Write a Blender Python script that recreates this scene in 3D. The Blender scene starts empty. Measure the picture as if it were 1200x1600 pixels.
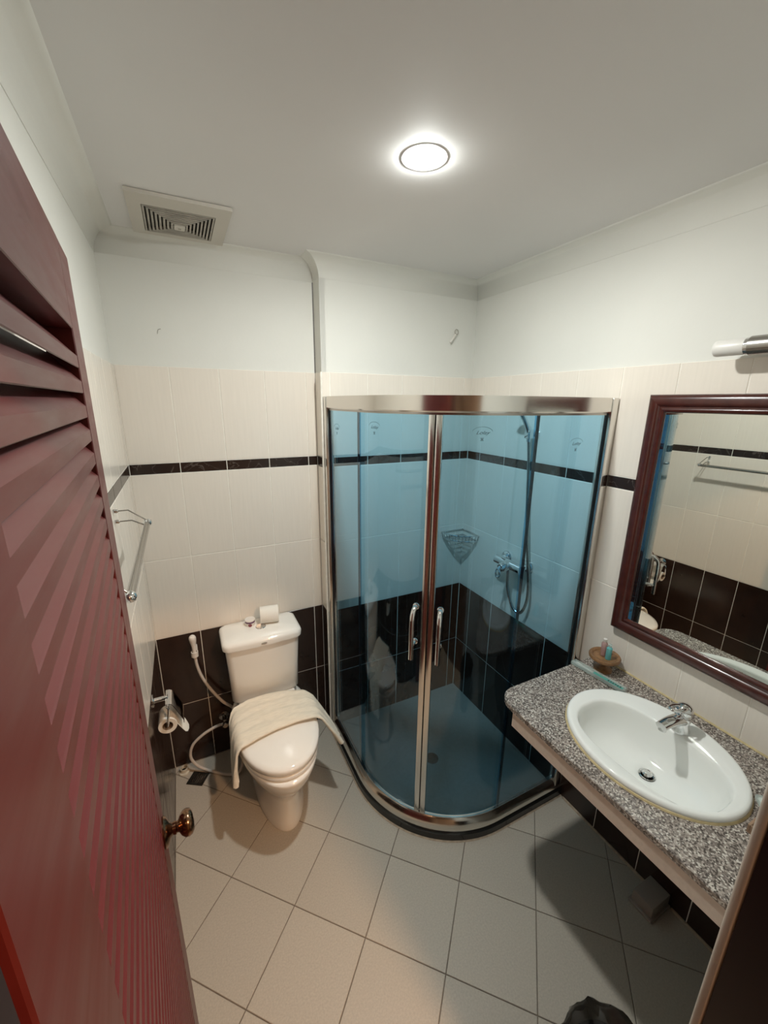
import bpy, bmesh, math, random
from mathutils import Vector, Matrix
random.seed(7)
PI = math.pi
scene = bpy.context.scene
COL = scene.collection

# ------------------------------------------------------------------ camera
F_PX = 632.52; YAW, PITCH, ROLL = 0.4619, -0.2642, 0.0105
CAM = Vector((0.2128, -2.0264, 1.8864))
fw = Vector((math.sin(YAW)*math.cos(PITCH), math.cos(YAW)*math.cos(PITCH), math.sin(PITCH)))
rt = Vector((math.cos(YAW), -math.sin(YAW), 0)); up = rt.cross(fw)
r2 = rt*math.cos(ROLL)+up*math.sin(ROLL); u2 = -rt*math.sin(ROLL)+up*math.cos(ROLL)
cd = bpy.data.cameras.new('camera'); cam = bpy.data.objects.new('camera', cd); COL.objects.link(cam)
cd.sensor_fit = 'HORIZONTAL'; cd.sensor_width = 36.0; cd.lens = F_PX/1200*36; cd.clip_start = 0.005
m = Matrix((r2, u2, -fw)).transposed().to_4x4(); m.translation = CAM; cam.matrix_world = m
scene.camera = cam
# ------------------------------------------------------------------ world, exposure
w = bpy.data.worlds.new('world'); scene.world = w; w.use_nodes = True
w.node_tree.nodes['Background'].inputs[0].default_value = (1, .93, .85, 1)
w.node_tree.nodes['Background'].inputs[1].default_value = 0.15
scene.view_settings.view_transform = 'Standard'; scene.view_settings.look = 'None'
scene.view_settings.gamma = 1.0; scene.view_settings.use_curve_mapping = False
scene.view_settings.exposure = -0.06
LAMP_E = 1130.0; LAMP_C = (.96, .985, .95)
HALL_E = 900.0; HALL_C = (1.0, .58, .31)

# ------------------------------------------------------------------ materials
def new_mat(name):
    mt = bpy.data.materials.new(name); mt.use_nodes = True
    nt = mt.node_tree; return mt, nt, nt.nodes['Principled BSDF']
def N(nt, t, **kw):
    n = nt.nodes.new(t)
    for k, v in kw.items(): setattr(n, k, v)
    return n
def mat(name, col, rough=.5, metal=0., spec=.5, var=0., scale=(8, 8, 8), bump=0., bscale=None, coat=0., rvar=0., objvar=0., detail=4):
    mt, nt, b = new_mat(name)
    b.inputs['Base Color'].default_value = (*col, 1); b.inputs['Roughness'].default_value = rough
    b.inputs['Metallic'].default_value = metal; b.inputs['Specular IOR Level'].default_value = spec
    if coat: b.inputs['Coat Weight'].default_value = coat; b.inputs['Coat Roughness'].default_value = .06
    geo = N(nt, 'ShaderNodeNewGeometry')
    mp = N(nt, 'ShaderNodeMapping'); nt.links.new(geo.outputs['Position'], mp.inputs[0]); mp.inputs['Scale'].default_value = scale
    nz = N(nt, 'ShaderNodeTexNoise'); nz.inputs['Scale'].default_value = 1; nz.inputs['Detail'].default_value = detail
    nt.links.new(mp.outputs[0], nz.inputs['Vector'])
    if var or objvar:
        mr = N(nt, 'ShaderNodeMapRange'); mr.inputs[1].default_value = .3; mr.inputs[2].default_value = .7
        mr.inputs[3].default_value = 1-var; mr.inputs[4].default_value = 1+var
        nt.links.new(nz.outputs[0], mr.inputs[0]); fac = mr.outputs[0]
        if objvar:
            oi = N(nt, 'ShaderNodeObjectInfo'); m2 = N(nt, 'ShaderNodeMapRange')
            m2.inputs[3].default_value = 1-objvar; m2.inputs[4].default_value = 1+objvar
            nt.links.new(oi.outputs['Random'], m2.inputs[0])
            mm = N(nt, 'ShaderNodeMath', operation='MULTIPLY'); nt.links.new(fac, mm.inputs[0]); nt.links.new(m2.outputs[0], mm.inputs[1]); fac = mm.outputs[0]
        vm = N(nt, 'ShaderNodeVectorMath', operation='SCALE'); vm.inputs[0].default_value = col
        nt.links.new(fac, vm.inputs['Scale']); nt.links.new(vm.outputs[0], b.inputs['Base Color'])
    if rvar:
        m3 = N(nt, 'ShaderNodeMapRange'); m3.inputs[1].default_value = .3; m3.inputs[2].default_value = .7
        m3.inputs[3].default_value = max(.02, rough-rvar); m3.inputs[4].default_value = rough+rvar
        nt.links.new(nz.outputs[0], m3.inputs[0]); nt.links.new(m3.outputs[0], b.inputs['Roughness'])
    if bump:
        n2 = nz
        if bscale:
            mp2 = N(nt, 'ShaderNodeMapping'); nt.links.new(geo.outputs['Position'], mp2.inputs[0]); mp2.inputs['Scale'].default_value = bscale
            n2 = N(nt, 'ShaderNodeTexNoise'); n2.inputs['Scale'].default_value = 1; n2.inputs['Detail'].default_value = 4
            nt.links.new(mp2.outputs[0], n2.inputs['Vector'])
        bp = N(nt, 'ShaderNodeBump'); bp.inputs['Strength'].default_value = bump; bp.inputs['Distance'].default_value = .002
        nt.links.new(n2.outputs[0], bp.inputs['Height']); nt.links.new(bp.outputs[0], b.inputs['Normal'])
    return mt
def emis(name, col, s):
    mt, nt, b = new_mat(name); nt.nodes.remove(b)
    e = N(nt, 'ShaderNodeEmission'); e.inputs[0].default_value = (*col, 1); e.inputs[1].default_value = s
    nt.links.new(e.outputs[0], nt.nodes['Material Output'].inputs[0]); return mt
def glassy(name, tint, gloss=(1, 1, 1), f0=.04, haze=0., hcol=(.5, .5, .5), rough=0.0):
    mt, nt, b = new_mat(name); nt.nodes.remove(b)
    tr = N(nt, 'ShaderNodeBsdfTransparent'); tr.inputs[0].default_value = (*tint, 1)
    gl = N(nt, 'ShaderNodeBsdfGlossy'); gl.inputs[0].default_value = (*gloss, 1); gl.inputs['Roughness'].default_value = rough
    lw = N(nt, 'ShaderNodeLayerWeight'); lw.inputs[0].default_value = .5
    pw = N(nt, 'ShaderNodeMath', operation='POWER'); pw.inputs[1].default_value = 5; nt.links.new(lw.outputs['Facing'], pw.inputs[0])
    ma = N(nt, 'ShaderNodeMath', operation='MULTIPLY_ADD'); ma.inputs[1].default_value = 1-f0; ma.inputs[2].default_value = f0
    nt.links.new(pw.outputs[0], ma.inputs[0])
    last = tr.outputs[0]
    if haze:
        df = N(nt, 'ShaderNodeBsdfDiffuse'); df.inputs[0].default_value = (*hcol, 1)
        mh = N(nt, 'ShaderNodeMixShader'); mh.inputs[0].default_value = haze
        nt.links.new(tr.outputs[0], mh.inputs[1]); nt.links.new(df.outputs[0], mh.inputs[2]); last = mh.outputs[0]
    mx = N(nt, 'ShaderNodeMixShader'); nt.links.new(ma.outputs[0], mx.inputs[0])
    nt.links.new(last, mx.inputs[1]); nt.links.new(gl.outputs[0], mx.inputs[2])
    nt.links.new(mx.outputs[0], nt.nodes['Material Output'].inputs[0]); return mt

def veined(name, col, vcol, rough=.2):
    mt, nt, b = new_mat(name); b.inputs['Roughness'].default_value = rough
    geo = N(nt, 'ShaderNodeNewGeometry')
    wv = N(nt, 'ShaderNodeTexNoise'); wv.inputs['Scale'].default_value = 9; wv.inputs['Detail'].default_value = 5; wv.inputs['Distortion'].default_value = 1.2
    nt.links.new(geo.outputs['Position'], wv.inputs['Vector'])
    cr = N(nt, 'ShaderNodeValToRGB'); e = cr.color_ramp.elements
    e[0].position = .485; e[0].color = (*col, 1); e[1].position = .515; e[1].color = (*col, 1)
    x = e.new(.5); x.color = (*vcol, 1)
    nt.links.new(wv.outputs[0], cr.inputs[0]); nt.links.new(cr.outputs[0], b.inputs['Base Color']); return mt
def granite(name):
    mt, nt, b = new_mat(name); b.inputs['Roughness'].default_value = .22
    geo = N(nt, 'ShaderNodeNewGeometry')
    v = N(nt, 'ShaderNodeTexVoronoi'); v.inputs['Scale'].default_value = 250; nt.links.new(geo.outputs['Position'], v.inputs['Vector'])
    sp = N(nt, 'ShaderNodeSeparateColor'); nt.links.new(v.outputs['Color'], sp.inputs[0])
    cr = N(nt, 'ShaderNodeValToRGB'); cr.color_ramp.interpolation = 'CONSTANT'; e = cr.color_ramp.elements
    e[0].position = 0; e[0].color = (.10, .083, .072, 1); e[1].position = .22; e[1].color = (.22, .185, .165, 1)
    for p, c in ((.48, (.34, .29, .255)), (.7, (.48, .42, .37)), (.87, (.70, .65, .58))):
        x = e.new(p); x.color = (*c, 1)
    nt.links.new(sp.outputs[0], cr.inputs[0])
    nz = N(nt, 'ShaderNodeTexNoise'); nz.inputs['Scale'].default_value = 25; nt.links.new(geo.outputs['Position'], nz.inputs['Vector'])
    mx = N(nt, 'ShaderNodeMix', data_type='RGBA', blend_type='MULTIPLY'); mx.inputs[0].default_value = .35
    nt.links.new(cr.outputs[0], mx.inputs[6]); nt.links.new(nz.outputs[0], mx.inputs[7])
    nt.links.new(mx.outputs[2], b.inputs['Base Color']); return mt

M = {}
M['paint'] = mat('wall_paint', (.765, .76, .71), .6, var=.02, scale=(3, 3, 3), bump=.15, bscale=(60, 60, 60))
M['ceil'] = mat('ceiling_paint', (.755, .745, .73), .7, var=.015, scale=(2, 2, 2))
M['grout'] = mat('grout_light', (.88, .84, .76), .8, var=.08, scale=(30, 30, 30))
M['beige'] = mat('tile_beige', (.83, .765, .68), .22, var=.018, scale=(110, 110, 6), bump=.05, rvar=.05, objvar=.012)
M['dark'] = mat('tile_dark_brown', (.028, .014, .010), .2, var=.15, scale=(14, 14, 14), rvar=.05, objvar=.06)
M['listello'] = veined('tile_listello', (.024, .014, .011), (.10, .08, .07))
M['floor'] = mat('tile_floor', (.49, .445, .375), .42, var=.09, scale=(170, 170, 170), bump=.08, rvar=.05, objvar=.03, detail=6)
M['fgrout'] = mat('grout_floor', (.19, .16, .13), .85, var=.2, scale=(40, 40, 40))
M['ceramic'] = mat('glazed_ceramic', (.88, .86, .81), .07, coat=.3)
M['basin'] = mat('basin_ceramic', (.86, .87, .84), .06, coat=.3)
M['chrome'] = mat('chrome', (.78, .78, .78), .06, 1.0)
M['steel'] = mat('polished_steel', (.74, .72, .68), .16, 1.0)
M['steel_brushed'] = mat('brushed_steel', (.42, .40, .37), .26, 1.0)
M['brass'] = mat('antique_brass', (.24, .135, .075), .2, 1.0)
M['trayfloor'] = mat('shower_floor_tile', (.30, .29, .26), .35, var=.06, scale=(60, 60, 60))
M['cover'] = mat('pipe_cover_plastic', (.33, .28, .24), .5)
M['door'] = mat('door_wood', (.102, .012, .011), .38, spec=.45, var=.06, scale=(45, 6, 45), rvar=.05)
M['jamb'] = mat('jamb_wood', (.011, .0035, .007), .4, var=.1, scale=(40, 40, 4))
M['jambstrip'] = mat('jamb_strip_wood', (.60, .53, .45), .5, var=.12, scale=(60, 60, 6))
M['frame'] = mat('mirror_frame_wood', (.06, .014, .010), .24, var=.2, scale=(30, 30, 30), coat=.2)
M['mirror'] = mat('mirror_silver', (.70, .72, .68), .0, 1.0)
M['glass'] = glassy('shower_glass_tint', (.58, .80, .92), f0=.045)
M['clear'] = glassy('clear_plastic', (.93, .97, .96), haze=.35, hcol=(.62, .72, .68))
M['print'] = mat('etched_print', (.10, .17, .19), .7)
M['seal'] = mat('black_rubber', (.012, .014, .016), .5)
M['curb'] = mat('curb_black_granite', (.012, .012, .011), .16, var=.3, scale=(80, 80, 80))
M['caulk'] = mat('caulk_beige', (.42, .34, .25), .8, var=.25, scale=(50, 50, 50))
M['yellow_caulk'] = mat('yellowed_caulk', (.58, .47, .26), .7, var=.15, scale=(50, 50, 50))
M['granite'] = granite('speckled_granite')
M['apron'] = mat('apron_tile', (.72, .60, .51), .35, var=.05, scale=(90, 90, 90))
M['white_plastic'] = mat('white_plastic', (.78, .74, .69), .35)
M['hose'] = mat('hose_plastic', (.62, .56, .50), .4)
M['vent'] = mat('vent_plastic', (.60, .565, .50), .5)
M['vent_slat'] = mat('vent_slat_plastic', (.42, .39, .34), .55, var=.2, scale=(30, 30, 30))
M['void_shade'] = mat('void_shade', (.03, .027, .022), .9)  # near-black colour standing in for the shade inside openings
M['towel'] = mat('towel_cotton', (.86, .79, .66), .95, spec=.1, var=.06, scale=(30, 120, 60), bump=1.0, bscale=(420, 420, 420))
M['paper'] = mat('tissue_paper', (.86, .83, .76), .9, spec=.1, bump=.5, bscale=(150, 150, 150))
M['card'] = mat('cardboard', (.25, .17, .11), .9)
M['drain'] = mat('floor_drain_metal', (.045, .042, .035), .4, .6, var=.5, scale=(60, 60, 60))
M['purple'] = mat('jar_label_purple', (.12, .035, .11), .4)
M['jarfig'] = mat('jar_label_maroon', (.22, .05, .07), .4)
M['wood'] = mat('soap_dish_wood', (.24, .125, .055), .42, var=.3, scale=(60, 60, 120))
M['traywood'] = mat('tray_wood', (.30, .19, .12), .5, var=.15, scale=(60, 60, 60))
M['pinkgel'] = glassy('pink_bottle', (.82, .62, .60), haze=.45, hcol=(.60, .42, .40))
M['tealgel'] = glassy('teal_bottle', (.5, .85, .85), haze=.5, hcol=(.22, .62, .64))
M['teal_print'] = mat('teal_print', (.10, .33, .28), .4)
M['dark_print'] = mat('dark_print', (.02, .05, .06), .5)
M['frost'] = mat('frosted_glass', (.78, .76, .72), .35)
M['bag'] = glassy('bin_liner_plastic', (.30, .28, .25), gloss=(.8, .8, .8), f0=.06, haze=.35, hcol=(.03, .028, .025), rough=.15)
M['bin'] = mat('bin_plastic', (.02, .02, .02), .4)
M['hallwall'] = mat('hall_wall_paint', (.36, .33, .30), .7)
M['hallfloor'] = mat('hall_floor_wood', (.09, .06, .045), .4)
M['lamp'] = emis('downlight_emission', LAMP_C, LAMP_E)
M['hall'] = emis('hall_lamp_emission', HALL_C, HALL_E)
M['pipe'] = mat('grey_pvc', (.60, .56, .46), .5, var=.2, scale=(40, 40, 40))

# ------------------------------------------------------------------ mesh helpers
class MB:
    def __init__(s): s.v = []; s.f = []; s.mi = []
    def add(s, vs, fs, mi=0):
        o = len(s.v); s.v += [Vector(v) for v in vs]; s.f += [tuple(i+o for i in f) for f in fs]; s.mi += [mi]*len(fs); return s
    def box(s, x0, x1, y0, y1, z0, z1, bev=0, seg=1, mi=0, mtx=None):
        bm = bmesh.new(); bmesh.ops.create_cube(bm, size=1)
        for v in bm.verts: v.co = Vector(((x0+x1)/2+v.co.x*(x1-x0), (y0+y1)/2+v.co.y*(y1-y0), (z0+z1)/2+v.co.z*(z1-z0)))
        if bev: bmesh.ops.bevel(bm, geom=bm.edges[:], offset=bev, segments=seg, affect='EDGES', profile=.5)
        bm.verts.index_update()
        s.add([(mtx @ v.co if mtx else v.co.copy()) for v in bm.verts], [[v.index for v in f.verts] for f in bm.faces], mi); bm.free(); return s
    def loft(s, rings, cap0=True, cap1=True, mi=0, closed=True):
        n = len(rings[0]); o = len(s.v)
        for r in rings: s.v += [Vector(p) for p in r]
        fs = []
        for i in range(len(rings)-1):
            for j in range(n if closed else n-1):
                k = (j+1) % n; fs.append((o+i*n+j, o+i*n+k, o+(i+1)*n+k, o+(i+1)*n+j))
        if cap0: fs.append(tuple(o+j for j in range(n))[::-1])
        if cap1: fs.append(tuple(o+(len(rings)-1)*n+j for j in range(n)))
        s.f += fs; s.mi += [mi]*len(fs); return s
    def tube(s, pts, r, seg=10, mi=0, cap=True, flat=None):
        pts = [Vector(p) for p in pts]; n = len(pts)
        rs = r if isinstance(r, (list, tuple)) else [r]*n
        t = (pts[1]-pts[0]).normalized(); a = Vector((0, 0, 1)) if abs(t.z) < .9 else Vector((1, 0, 0))
        u = t.cross(a).normalized(); rings = []
        for i in range(n):
            if i == 0: t2 = pts[1]-pts[0]
            elif i == n-1: t2 = pts[-1]-pts[-2]
            else: t2 = (pts[i]-pts[i-1]).normalized()+(pts[i+1]-pts[i]).normalized()
            t2 = t2.normalized(); u = (u-t2*u.dot(t2)).normalized(); v = t2.cross(u)
            fl = flat[i] if flat else 1
            rings.append([pts[i]+u*math.cos(2*PI*k/seg)*rs[i]+v*math.sin(2*PI*k/seg)*rs[i]*fl for k in range(seg)])
        return s.loft(rings, cap, cap, mi)
    def lathe(s, prof, c, axis=(0, 0, 1), seg=24, mi=0, cap=True):
        ax = Vector(axis).normalized(); a = Vector((1, 0, 0)) if abs(ax.x) < .9 else Vector((0, 1, 0))
        u = ax.cross(a).normalized(); v = ax.cross(u); c = Vector(c)
        rings = [[c+ax*h+(u*math.cos(2*PI*k/seg)+v*math.sin(2*PI*k/seg))*max(r, 1e-5) for k in range(seg)] for r, h in prof]
        return s.loft(rings, cap, cap, mi)
    def build(s, name, mats, parent=None, smooth=False, kind=None, angle=35, sub=0):
        me = bpy.data.meshes.new(name)
        off = parent['_loc'] if (parent is not None and '_loc' in parent) else (0, 0, 0)
        off = Vector(off)
        me.from_pydata([v-off for v in s.v], [], s.f)
        ms = mats if isinstance(mats, (list, tuple)) else [mats]
        for q in ms: me.materials.append(q)
        for p, i in zip(me.polygons, s.mi): p.material_index = i
        bm = bmesh.new(); bm.from_mesh(me); bmesh.ops.recalc_face_normals(bm, faces=bm.faces); bm.to_mesh(me); bm.free()
        if smooth:
            me.shade_smooth(); me.set_sharp_from_angle(angle=math.radians(angle))
        o = bpy.data.objects.new(name, me); COL.objects.link(o)
        if parent is not None: o.parent = parent; o['_loc'] = tuple(off)
        if kind: o['kind'] = kind
        if sub:
            md = o.modifiers.new('sub', 'SUBSURF'); md.levels = sub; md.render_levels = sub
        return o
def tag(o, label, cat, group=None):
    o['label'] = label; o['category'] = cat
    if group: o['group'] = group
    return o
def thing(name, loc, label=None, cat=None, group=None, kind=None):
    o = bpy.data.objects.new(name, None); COL.objects.link(o); o.location = loc; o['_loc'] = tuple(loc); o.empty_display_size = .05
    if label: tag(o, label, cat, group)
    if kind: o['kind'] = kind
    return o
def spline(pts, n=10):
    P = [Vector(p) for p in pts]; P = [2*P[0]-P[1]]+P+[2*P[-1]-P[-2]]; out = []
    for i in range(1, len(P)-2):
        for k in range(n):
            t = k/n; a, b, c, d = P[i-1:i+3]
            out.append(.5*((2*b)+(c-a)*t+(2*a-5*b+4*c-d)*t*t+(3*b-a-3*c+d)*t**3))
    out.append(P[-2]); return out
def sell(cx, cy, a, b, z, n=40, e=2.0, a2=None, b2=None):
    out = []
    for k in range(n):
        t = 2*PI*k/n; c, s = math.cos(t), math.sin(t)
        aa = a if c >= 0 or a2 is None else a2; bb = b if s >= 0 or b2 is None else b2
        out.append(Vector((cx+aa*math.copysign(abs(c)**(2/e), c), cy+bb*math.copysign(abs(s)**(2/e), s), z)))
    return out

# ------------------------------------------------------------------ room dimensions
XR, YS, XS, YF, ZC = 1.7247, -0.0921, 0.8357, -1.877, 2.5
YO = -2.02                                                # outer face of the door wall
T = 0.1969
ROWS = [(0.0, .370, 'dark'), (.370, .770, 'dark'), (.770, 1.170, 'beige'), (1.170, 1.570, 'beige'), (1.570, 1.618, 'listello'), (1.618, 2.024, 'beige')]
G = .0032
def wall_slab(name, p0, p1, nrm, zt=ZC, depth=.10, tiled=True):
    """slab whose grout face lies .003 behind the tile face line p0-p1 and whose paint face lies .005 behind"""
    p0, p1, nrm = Vector((*p0, 0)), Vector((*p1, 0)), Vector((*nrm, 0))
    b = MB()
    for z0, z1, d, mi in ((0, 2.022, .0015, 0), (2.022, zt, .006, 1)) if tiled else ((0, zt, 0, 1),):
        a, c = p0-nrm*d, p1-nrm*d; e, g = p0-nrm*depth, p1-nrm*depth
        Z0, Z1 = Vector((0, 0, z0)), Vector((0, 0, z1))
        b.add([a+Z0, c+Z0, g+Z0, e+Z0, a+Z1, c+Z1, g+Z1, e+Z1], [(0, 1, 2, 3), (4, 7, 6, 5), (0, 4, 5, 1), (1, 5, 6, 2), (2, 6, 7, 3), (3, 7, 4, 0)], mi)
    o = b.build(name, [M['grout'], M['paint']], kind='structure'); o['_loc'] = (0, 0, 0); return o
tile_cache = {}
def tile_mesh(wd, h, m):
    key = (round(wd, 4), round(h, 4), m)
    if key not in tile_cache:
        b = MB(); c = .0012                                # local: x along, y thickness (0 = face, +y into wall), z up
        b.add([(0, .0065, 0), (wd, .0065, 0), (wd, .0065, h), (0, .0065, h), (0, c, 0), (wd, c, 0), (wd, c, h), (0, c, h), (c, 0, c), (wd-c, 0, c), (wd-c, 0, h-c), (c, 0, h-c)],
              [(4, 5, 9, 8), (5, 6, 10, 9), (6, 7, 11, 10), (7, 4, 8, 11), (8, 9, 10, 11), (0, 1, 5, 4), (1, 2, 6, 5), (2, 3, 7, 6), (3, 0, 4, 7)])
        me = bpy.data.meshes.new('tile'); me.from_pydata(b.v, [], b.f); me.materials.append(M[m])
        bm = bmesh.new(); bm.from_mesh(me); bmesh.ops.recalc_face_normals(bm, faces=bm.faces)
        for f in bm.faces: 
            if f.calc_area() > 1e-4 and f.calc_center_median().y < .0005 and f.normal.y > 0: bmesh.ops.reverse_faces(bm, faces=bm.faces[:]); break
        bm.to_mesh(me); bm.free(); tile_cache[key] = me
    return tile_cache[key]
def tile_wall(wall, p0, direction, edges, rot, zmax=9):
    for (a, c) in zip(edges[:-1], edges[1:]):
        for z0, z1, mname in ROWS:
            if z0 > zmax: continue
            wd, h = c-a-G, z1-z0-G
            if wd < .006: continue
            me = tile_mesh(wd, h, mname)
            o = bpy.data.objects.new('tile', me); COL.objects.link(o); o.parent = wall
            o.location = (p0[0]+direction[0]*(a+G/2), p0[1]+direction[1]*(a+G/2), z0+G/2); o.rotation_euler = (0, 0, rot)
# back wall (toilet side): faces -y
wb = wall_slab('wall_back', (-.1, 0), (XS, 0), (0, -1))
tile_wall(wb, (0, 0), (1, 0), [0, T, 2*T, 3*T, 4*T, XS], 0)
# projecting wall behind the shower with its small left return
ws = wall_slab('wall_shower', (XS+.005, YS), (XR+.1, YS), (0, -1), depth=.0915)
tile_wall(ws, (XS, YS), (1, 0), [0, .045, .045+T, .045+2*T, .045+3*T, .045+4*T, XR-XS], 0)
b = MB(); b.box(XS+.005, XS+.03, YS+.001, .01, 0, 2.022).box(XS+.006, XS+.03, YS+.006, .01, 2.022, ZC, mi=1)
wr_ = b.build('wall_return', [M['grout'], M['paint']], kind='structure'); wr_['_loc'] = (0, 0, 0)
tile_wall(wr_, (XS, 0), (0, -1), [0, -YS-.003], -PI/2)
# left wall: faces +x ; right wall: faces -x
wl = wall_slab('wall_left', (0, .1), (0, YF-.1), (1, 0))
tile_wall(wl, (0, YF), (0, 1), sorted([0, -YF]+[-YF-.10-k*T for k in range(10) if -YF-.10-k*T > 0]), PI/2)
wr = wall_slab('wall_right', (XR, .1), (XR, YF-.1), (-1, 0))
tile_wall(wr, (XR, YS), (0, -1), [0, .110]+[.110+k*T for k in range(1, 9)]+[-YF+YS], -PI/2)
# wall with the doorway
DX0, DX1, DZ = .1335, .860, 2.125
b = MB(); b.box(-.1, DX0-.02, YO, YF, 0, ZC).box(DX1+.012, XR+.1, YO, YF, 0, ZC).box(DX0-.02, DX1+.012, YO, YF, DZ+.02, ZC)
wf = b.build('wall_front', M['paint'], kind='structure'); wf['_loc'] = (0, 0, 0)
# white corner bead on the outer tile corner
MB().box(XS-.004, XS+.006, YS-.004, YS+.006, 0, 2.024, bev=.003).build('trim_1', M['grout'], kind='structure')
# ceiling and cornice
MB().box(-.1, XR+.1, YO, .1, ZC, ZC+.08).build('ceiling', M['ceil'], kind='structure')
def cornice(name, p0, p1, nrm, s0=0, s1=0):
    p0, p1, nrm = Vector((*p0, 0)), Vector((*p1, 0)), Vector((*nrm, 0)); d = (p1-p0).normalized()
    prof = [(0, -.078), (.0015, -.078)]+[(.0015+.074*(1-math.cos(a)), -.076+.0745*math.sin(a)) for a in [PI/2*k/9 for k in range(0, 10)]]+[(.0765, 0), (0, 0)]
    rings = []
    for p, s in ((p0, s0), (p1, -s1)):
        rings.append([p+nrm*o+d*s*o+Vector((0, 0, ZC+z)) for o, z in prof])
    MB().loft(rings).build(name, M['paint'], smooth=True, kind='structure', angle=60)
cornice('trim_2', (-.006, .006), (-.006, YF), (1, 0), 1, 0)
cornice('trim_3', (-.006, .006), (XS+.005, .006), (0, -1), 1, 1)
cornice('trim_4', (XS+.006, .006), (XS+.006, YS+.006), (-1, 0), 1, -1)
cornice('trim_5', (XS+.006, YS+.006), (XR+.006, YS+.006), (0, -1), -1, 1)
cornice('trim_6', (XR+.006, YS+.006), (XR+.006, YF), (-1, 0), 1, 0)
# floor with diagonal tiles
fl = MB().box(-.1, XR+.1, YF-.145, .1, -.08, -.003).build('floor', M['fgrout'], kind='structure'); fl['_loc'] = (0, 0, 0)
ANG, S, GX, GY = .7907, .2956, .6237, -.672
def clip(poly, a, b_, c):                                # keep a*x+b*y<=c
    out = []
    for i in range(len(poly)):
        p, q = poly[i], poly[(i+1) % len(poly)]; dp, dq = a*p[0]+b_*p[1]-c, a*q[0]+b_*q[1]-c
        if dp <= 0: out.append(p)
        if dp*dq < 0: t = dp/(dp-dq); out.append((p[0]+(q[0]-p[0])*t, p[1]+(q[1]-p[1])*t))
    return out
ca, sa = math.cos(ANG), math.sin(ANG)
fp = lambda i, j: (GX+S*(i*ca-j*sa), GY-S*(i*sa+j*ca))
full_tile = None
for i in range(-7, 8):
    for j in range(-7, 8):
        h = .0016/S
        P = [fp(i+h, j+h), fp(i+1-h, j+h), fp(i+1-h, j+1-h), fp(i+h, j+1-h)]
        Q = P
        for cst in ((-1, 0, -.001), (1, 0, XR-.001), (0, 1, -.001), (0, -1, 2.02)): 
            Q = clip(Q, *cst)
            if len(Q) < 3: break
        if len(Q) < 3: continue
        if all(p[0] > .9 and p[1] > -.93 and (p[0] > 1.36 or p[1] > -.55 or math.hypot(p[0]-1.33, p[1]+.51) < .43) for p in Q): continue
        ar = abs(sum(Q[k][0]*Q[(k+1) % len(Q)][1]-Q[(k+1) % len(Q)][0]*Q[k][1] for k in range(len(Q))))/2
        if ar < 2e-4: continue
        whole = all(abs(p[0]-q[0])+abs(p[1]-q[1]) < 1e-9 for p, q in zip(P, Q)) and len(P) == len(Q)
        if whole and full_tile:
            o = bpy.data.objects.new('tile', full_tile[0]); COL.objects.link(o); o.location = (P[0][0]-full_tile[1][0], P[0][1]-full_tile[1][1], 0); o.parent = fl
        else:
            bb = MB(); n = len(Q); cx = sum(p[0] for p in Q)/n; cy = sum(p[1] for p in Q)/n
            ins = [(p[0]+(cx-p[0])*.01, p[1]+(cy-p[1])*.01) for p in Q]
            bb.loft([[(x, y, -.006) for x, y in Q], [(x, y, -.001) for x, y in Q], [(x, y, 0) for x, y in ins]])
            o = bb.build('tile', M['floor'], fl)
            if whole: full_tile = (o.data, P[0])
# caulk bead where the floor meets the right wall
MB().tube([(XR-.002, -1.02, .001), (XR-.002, -1.44, .001)], .007, 6).tube([(XR-.002, -1.53, .001), (XR-.002, YF, .001)], .007, 6).build('trim_7', M['caulk'], kind='structure')
# hall behind the camera
b = MB(); b.box(-1.3, 2.4, -4.4, YO-.002, -.08, -.002); hf = b.build('floor', M['hallfloor'], kind='structure')
b = MB(); b.box(-1.3, 2.4, -4.5, -4.4, 0, 2.65); b.build('wall_hall_back', M['hallwall'], kind='structure')
b = MB(); b.box(-1.4, -1.3, -4.5, YO, 0, 2.65); b.build('wall_hall_left', M['hallwall'], kind='structure')
b = MB(); b.box(2.4, 2.5, -4.5, YO, 0, 2.65); b.build('wall_hall_right', M['hallwall'], kind='structure')
b = MB(); b.box(-1.4, 2.5, -4.5, YO, 2.65, 2.7); b.build('ceiling', M['hallwall'], kind='structure')
b = MB(); b.box(-1.3, -.1, YO-.02, YO+.03, 0, 2.65).box(XR+.1, 2.4, YO-.02, YO+.03, 0, 2.65).box(-.1, XR+.1, YO-.0, YO+.03, ZC+.08, 2.65); b.build('wall_hall_front', M['hallwall'], kind='structure')

# ------------------------------------------------------------------ door frame (jambs) and door leaf
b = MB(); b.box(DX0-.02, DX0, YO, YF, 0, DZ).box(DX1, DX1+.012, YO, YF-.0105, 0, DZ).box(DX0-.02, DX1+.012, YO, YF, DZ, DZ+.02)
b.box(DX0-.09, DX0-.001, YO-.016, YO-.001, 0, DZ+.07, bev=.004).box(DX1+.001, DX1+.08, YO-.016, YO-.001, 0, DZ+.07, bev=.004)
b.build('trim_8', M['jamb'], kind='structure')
MB().box(DX1-.001, DX1+.012, YF-.010, YF+.004, 0, DZ, bev=.004, seg=3).build('trim_9', M['jambstrip'], smooth=True, kind='structure')
d1 = thing('door_1', (.134, -1.869, 0), kind='structure'); d1['label'] = 'dark red louvred wooden door standing open against the left wall'
dv = Vector((-.0727, .9974, 0)).normalized(); dn = Vector((dv.y, -dv.x, 0)); DM = Matrix((dv, dn, Vector((0, 0, 1)))).transposed().to_4x4(); DM.translation = (.134, -1.869, 0)
DW, DH, TH = .715, 2.102, .036                        # local x along the leaf, y toward the room (face at 0), z up
MB().box(0, .107, -TH, 0, .012, DH, bev=.0015, mtx=DM).build('stile', M['door'], d1)
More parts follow.
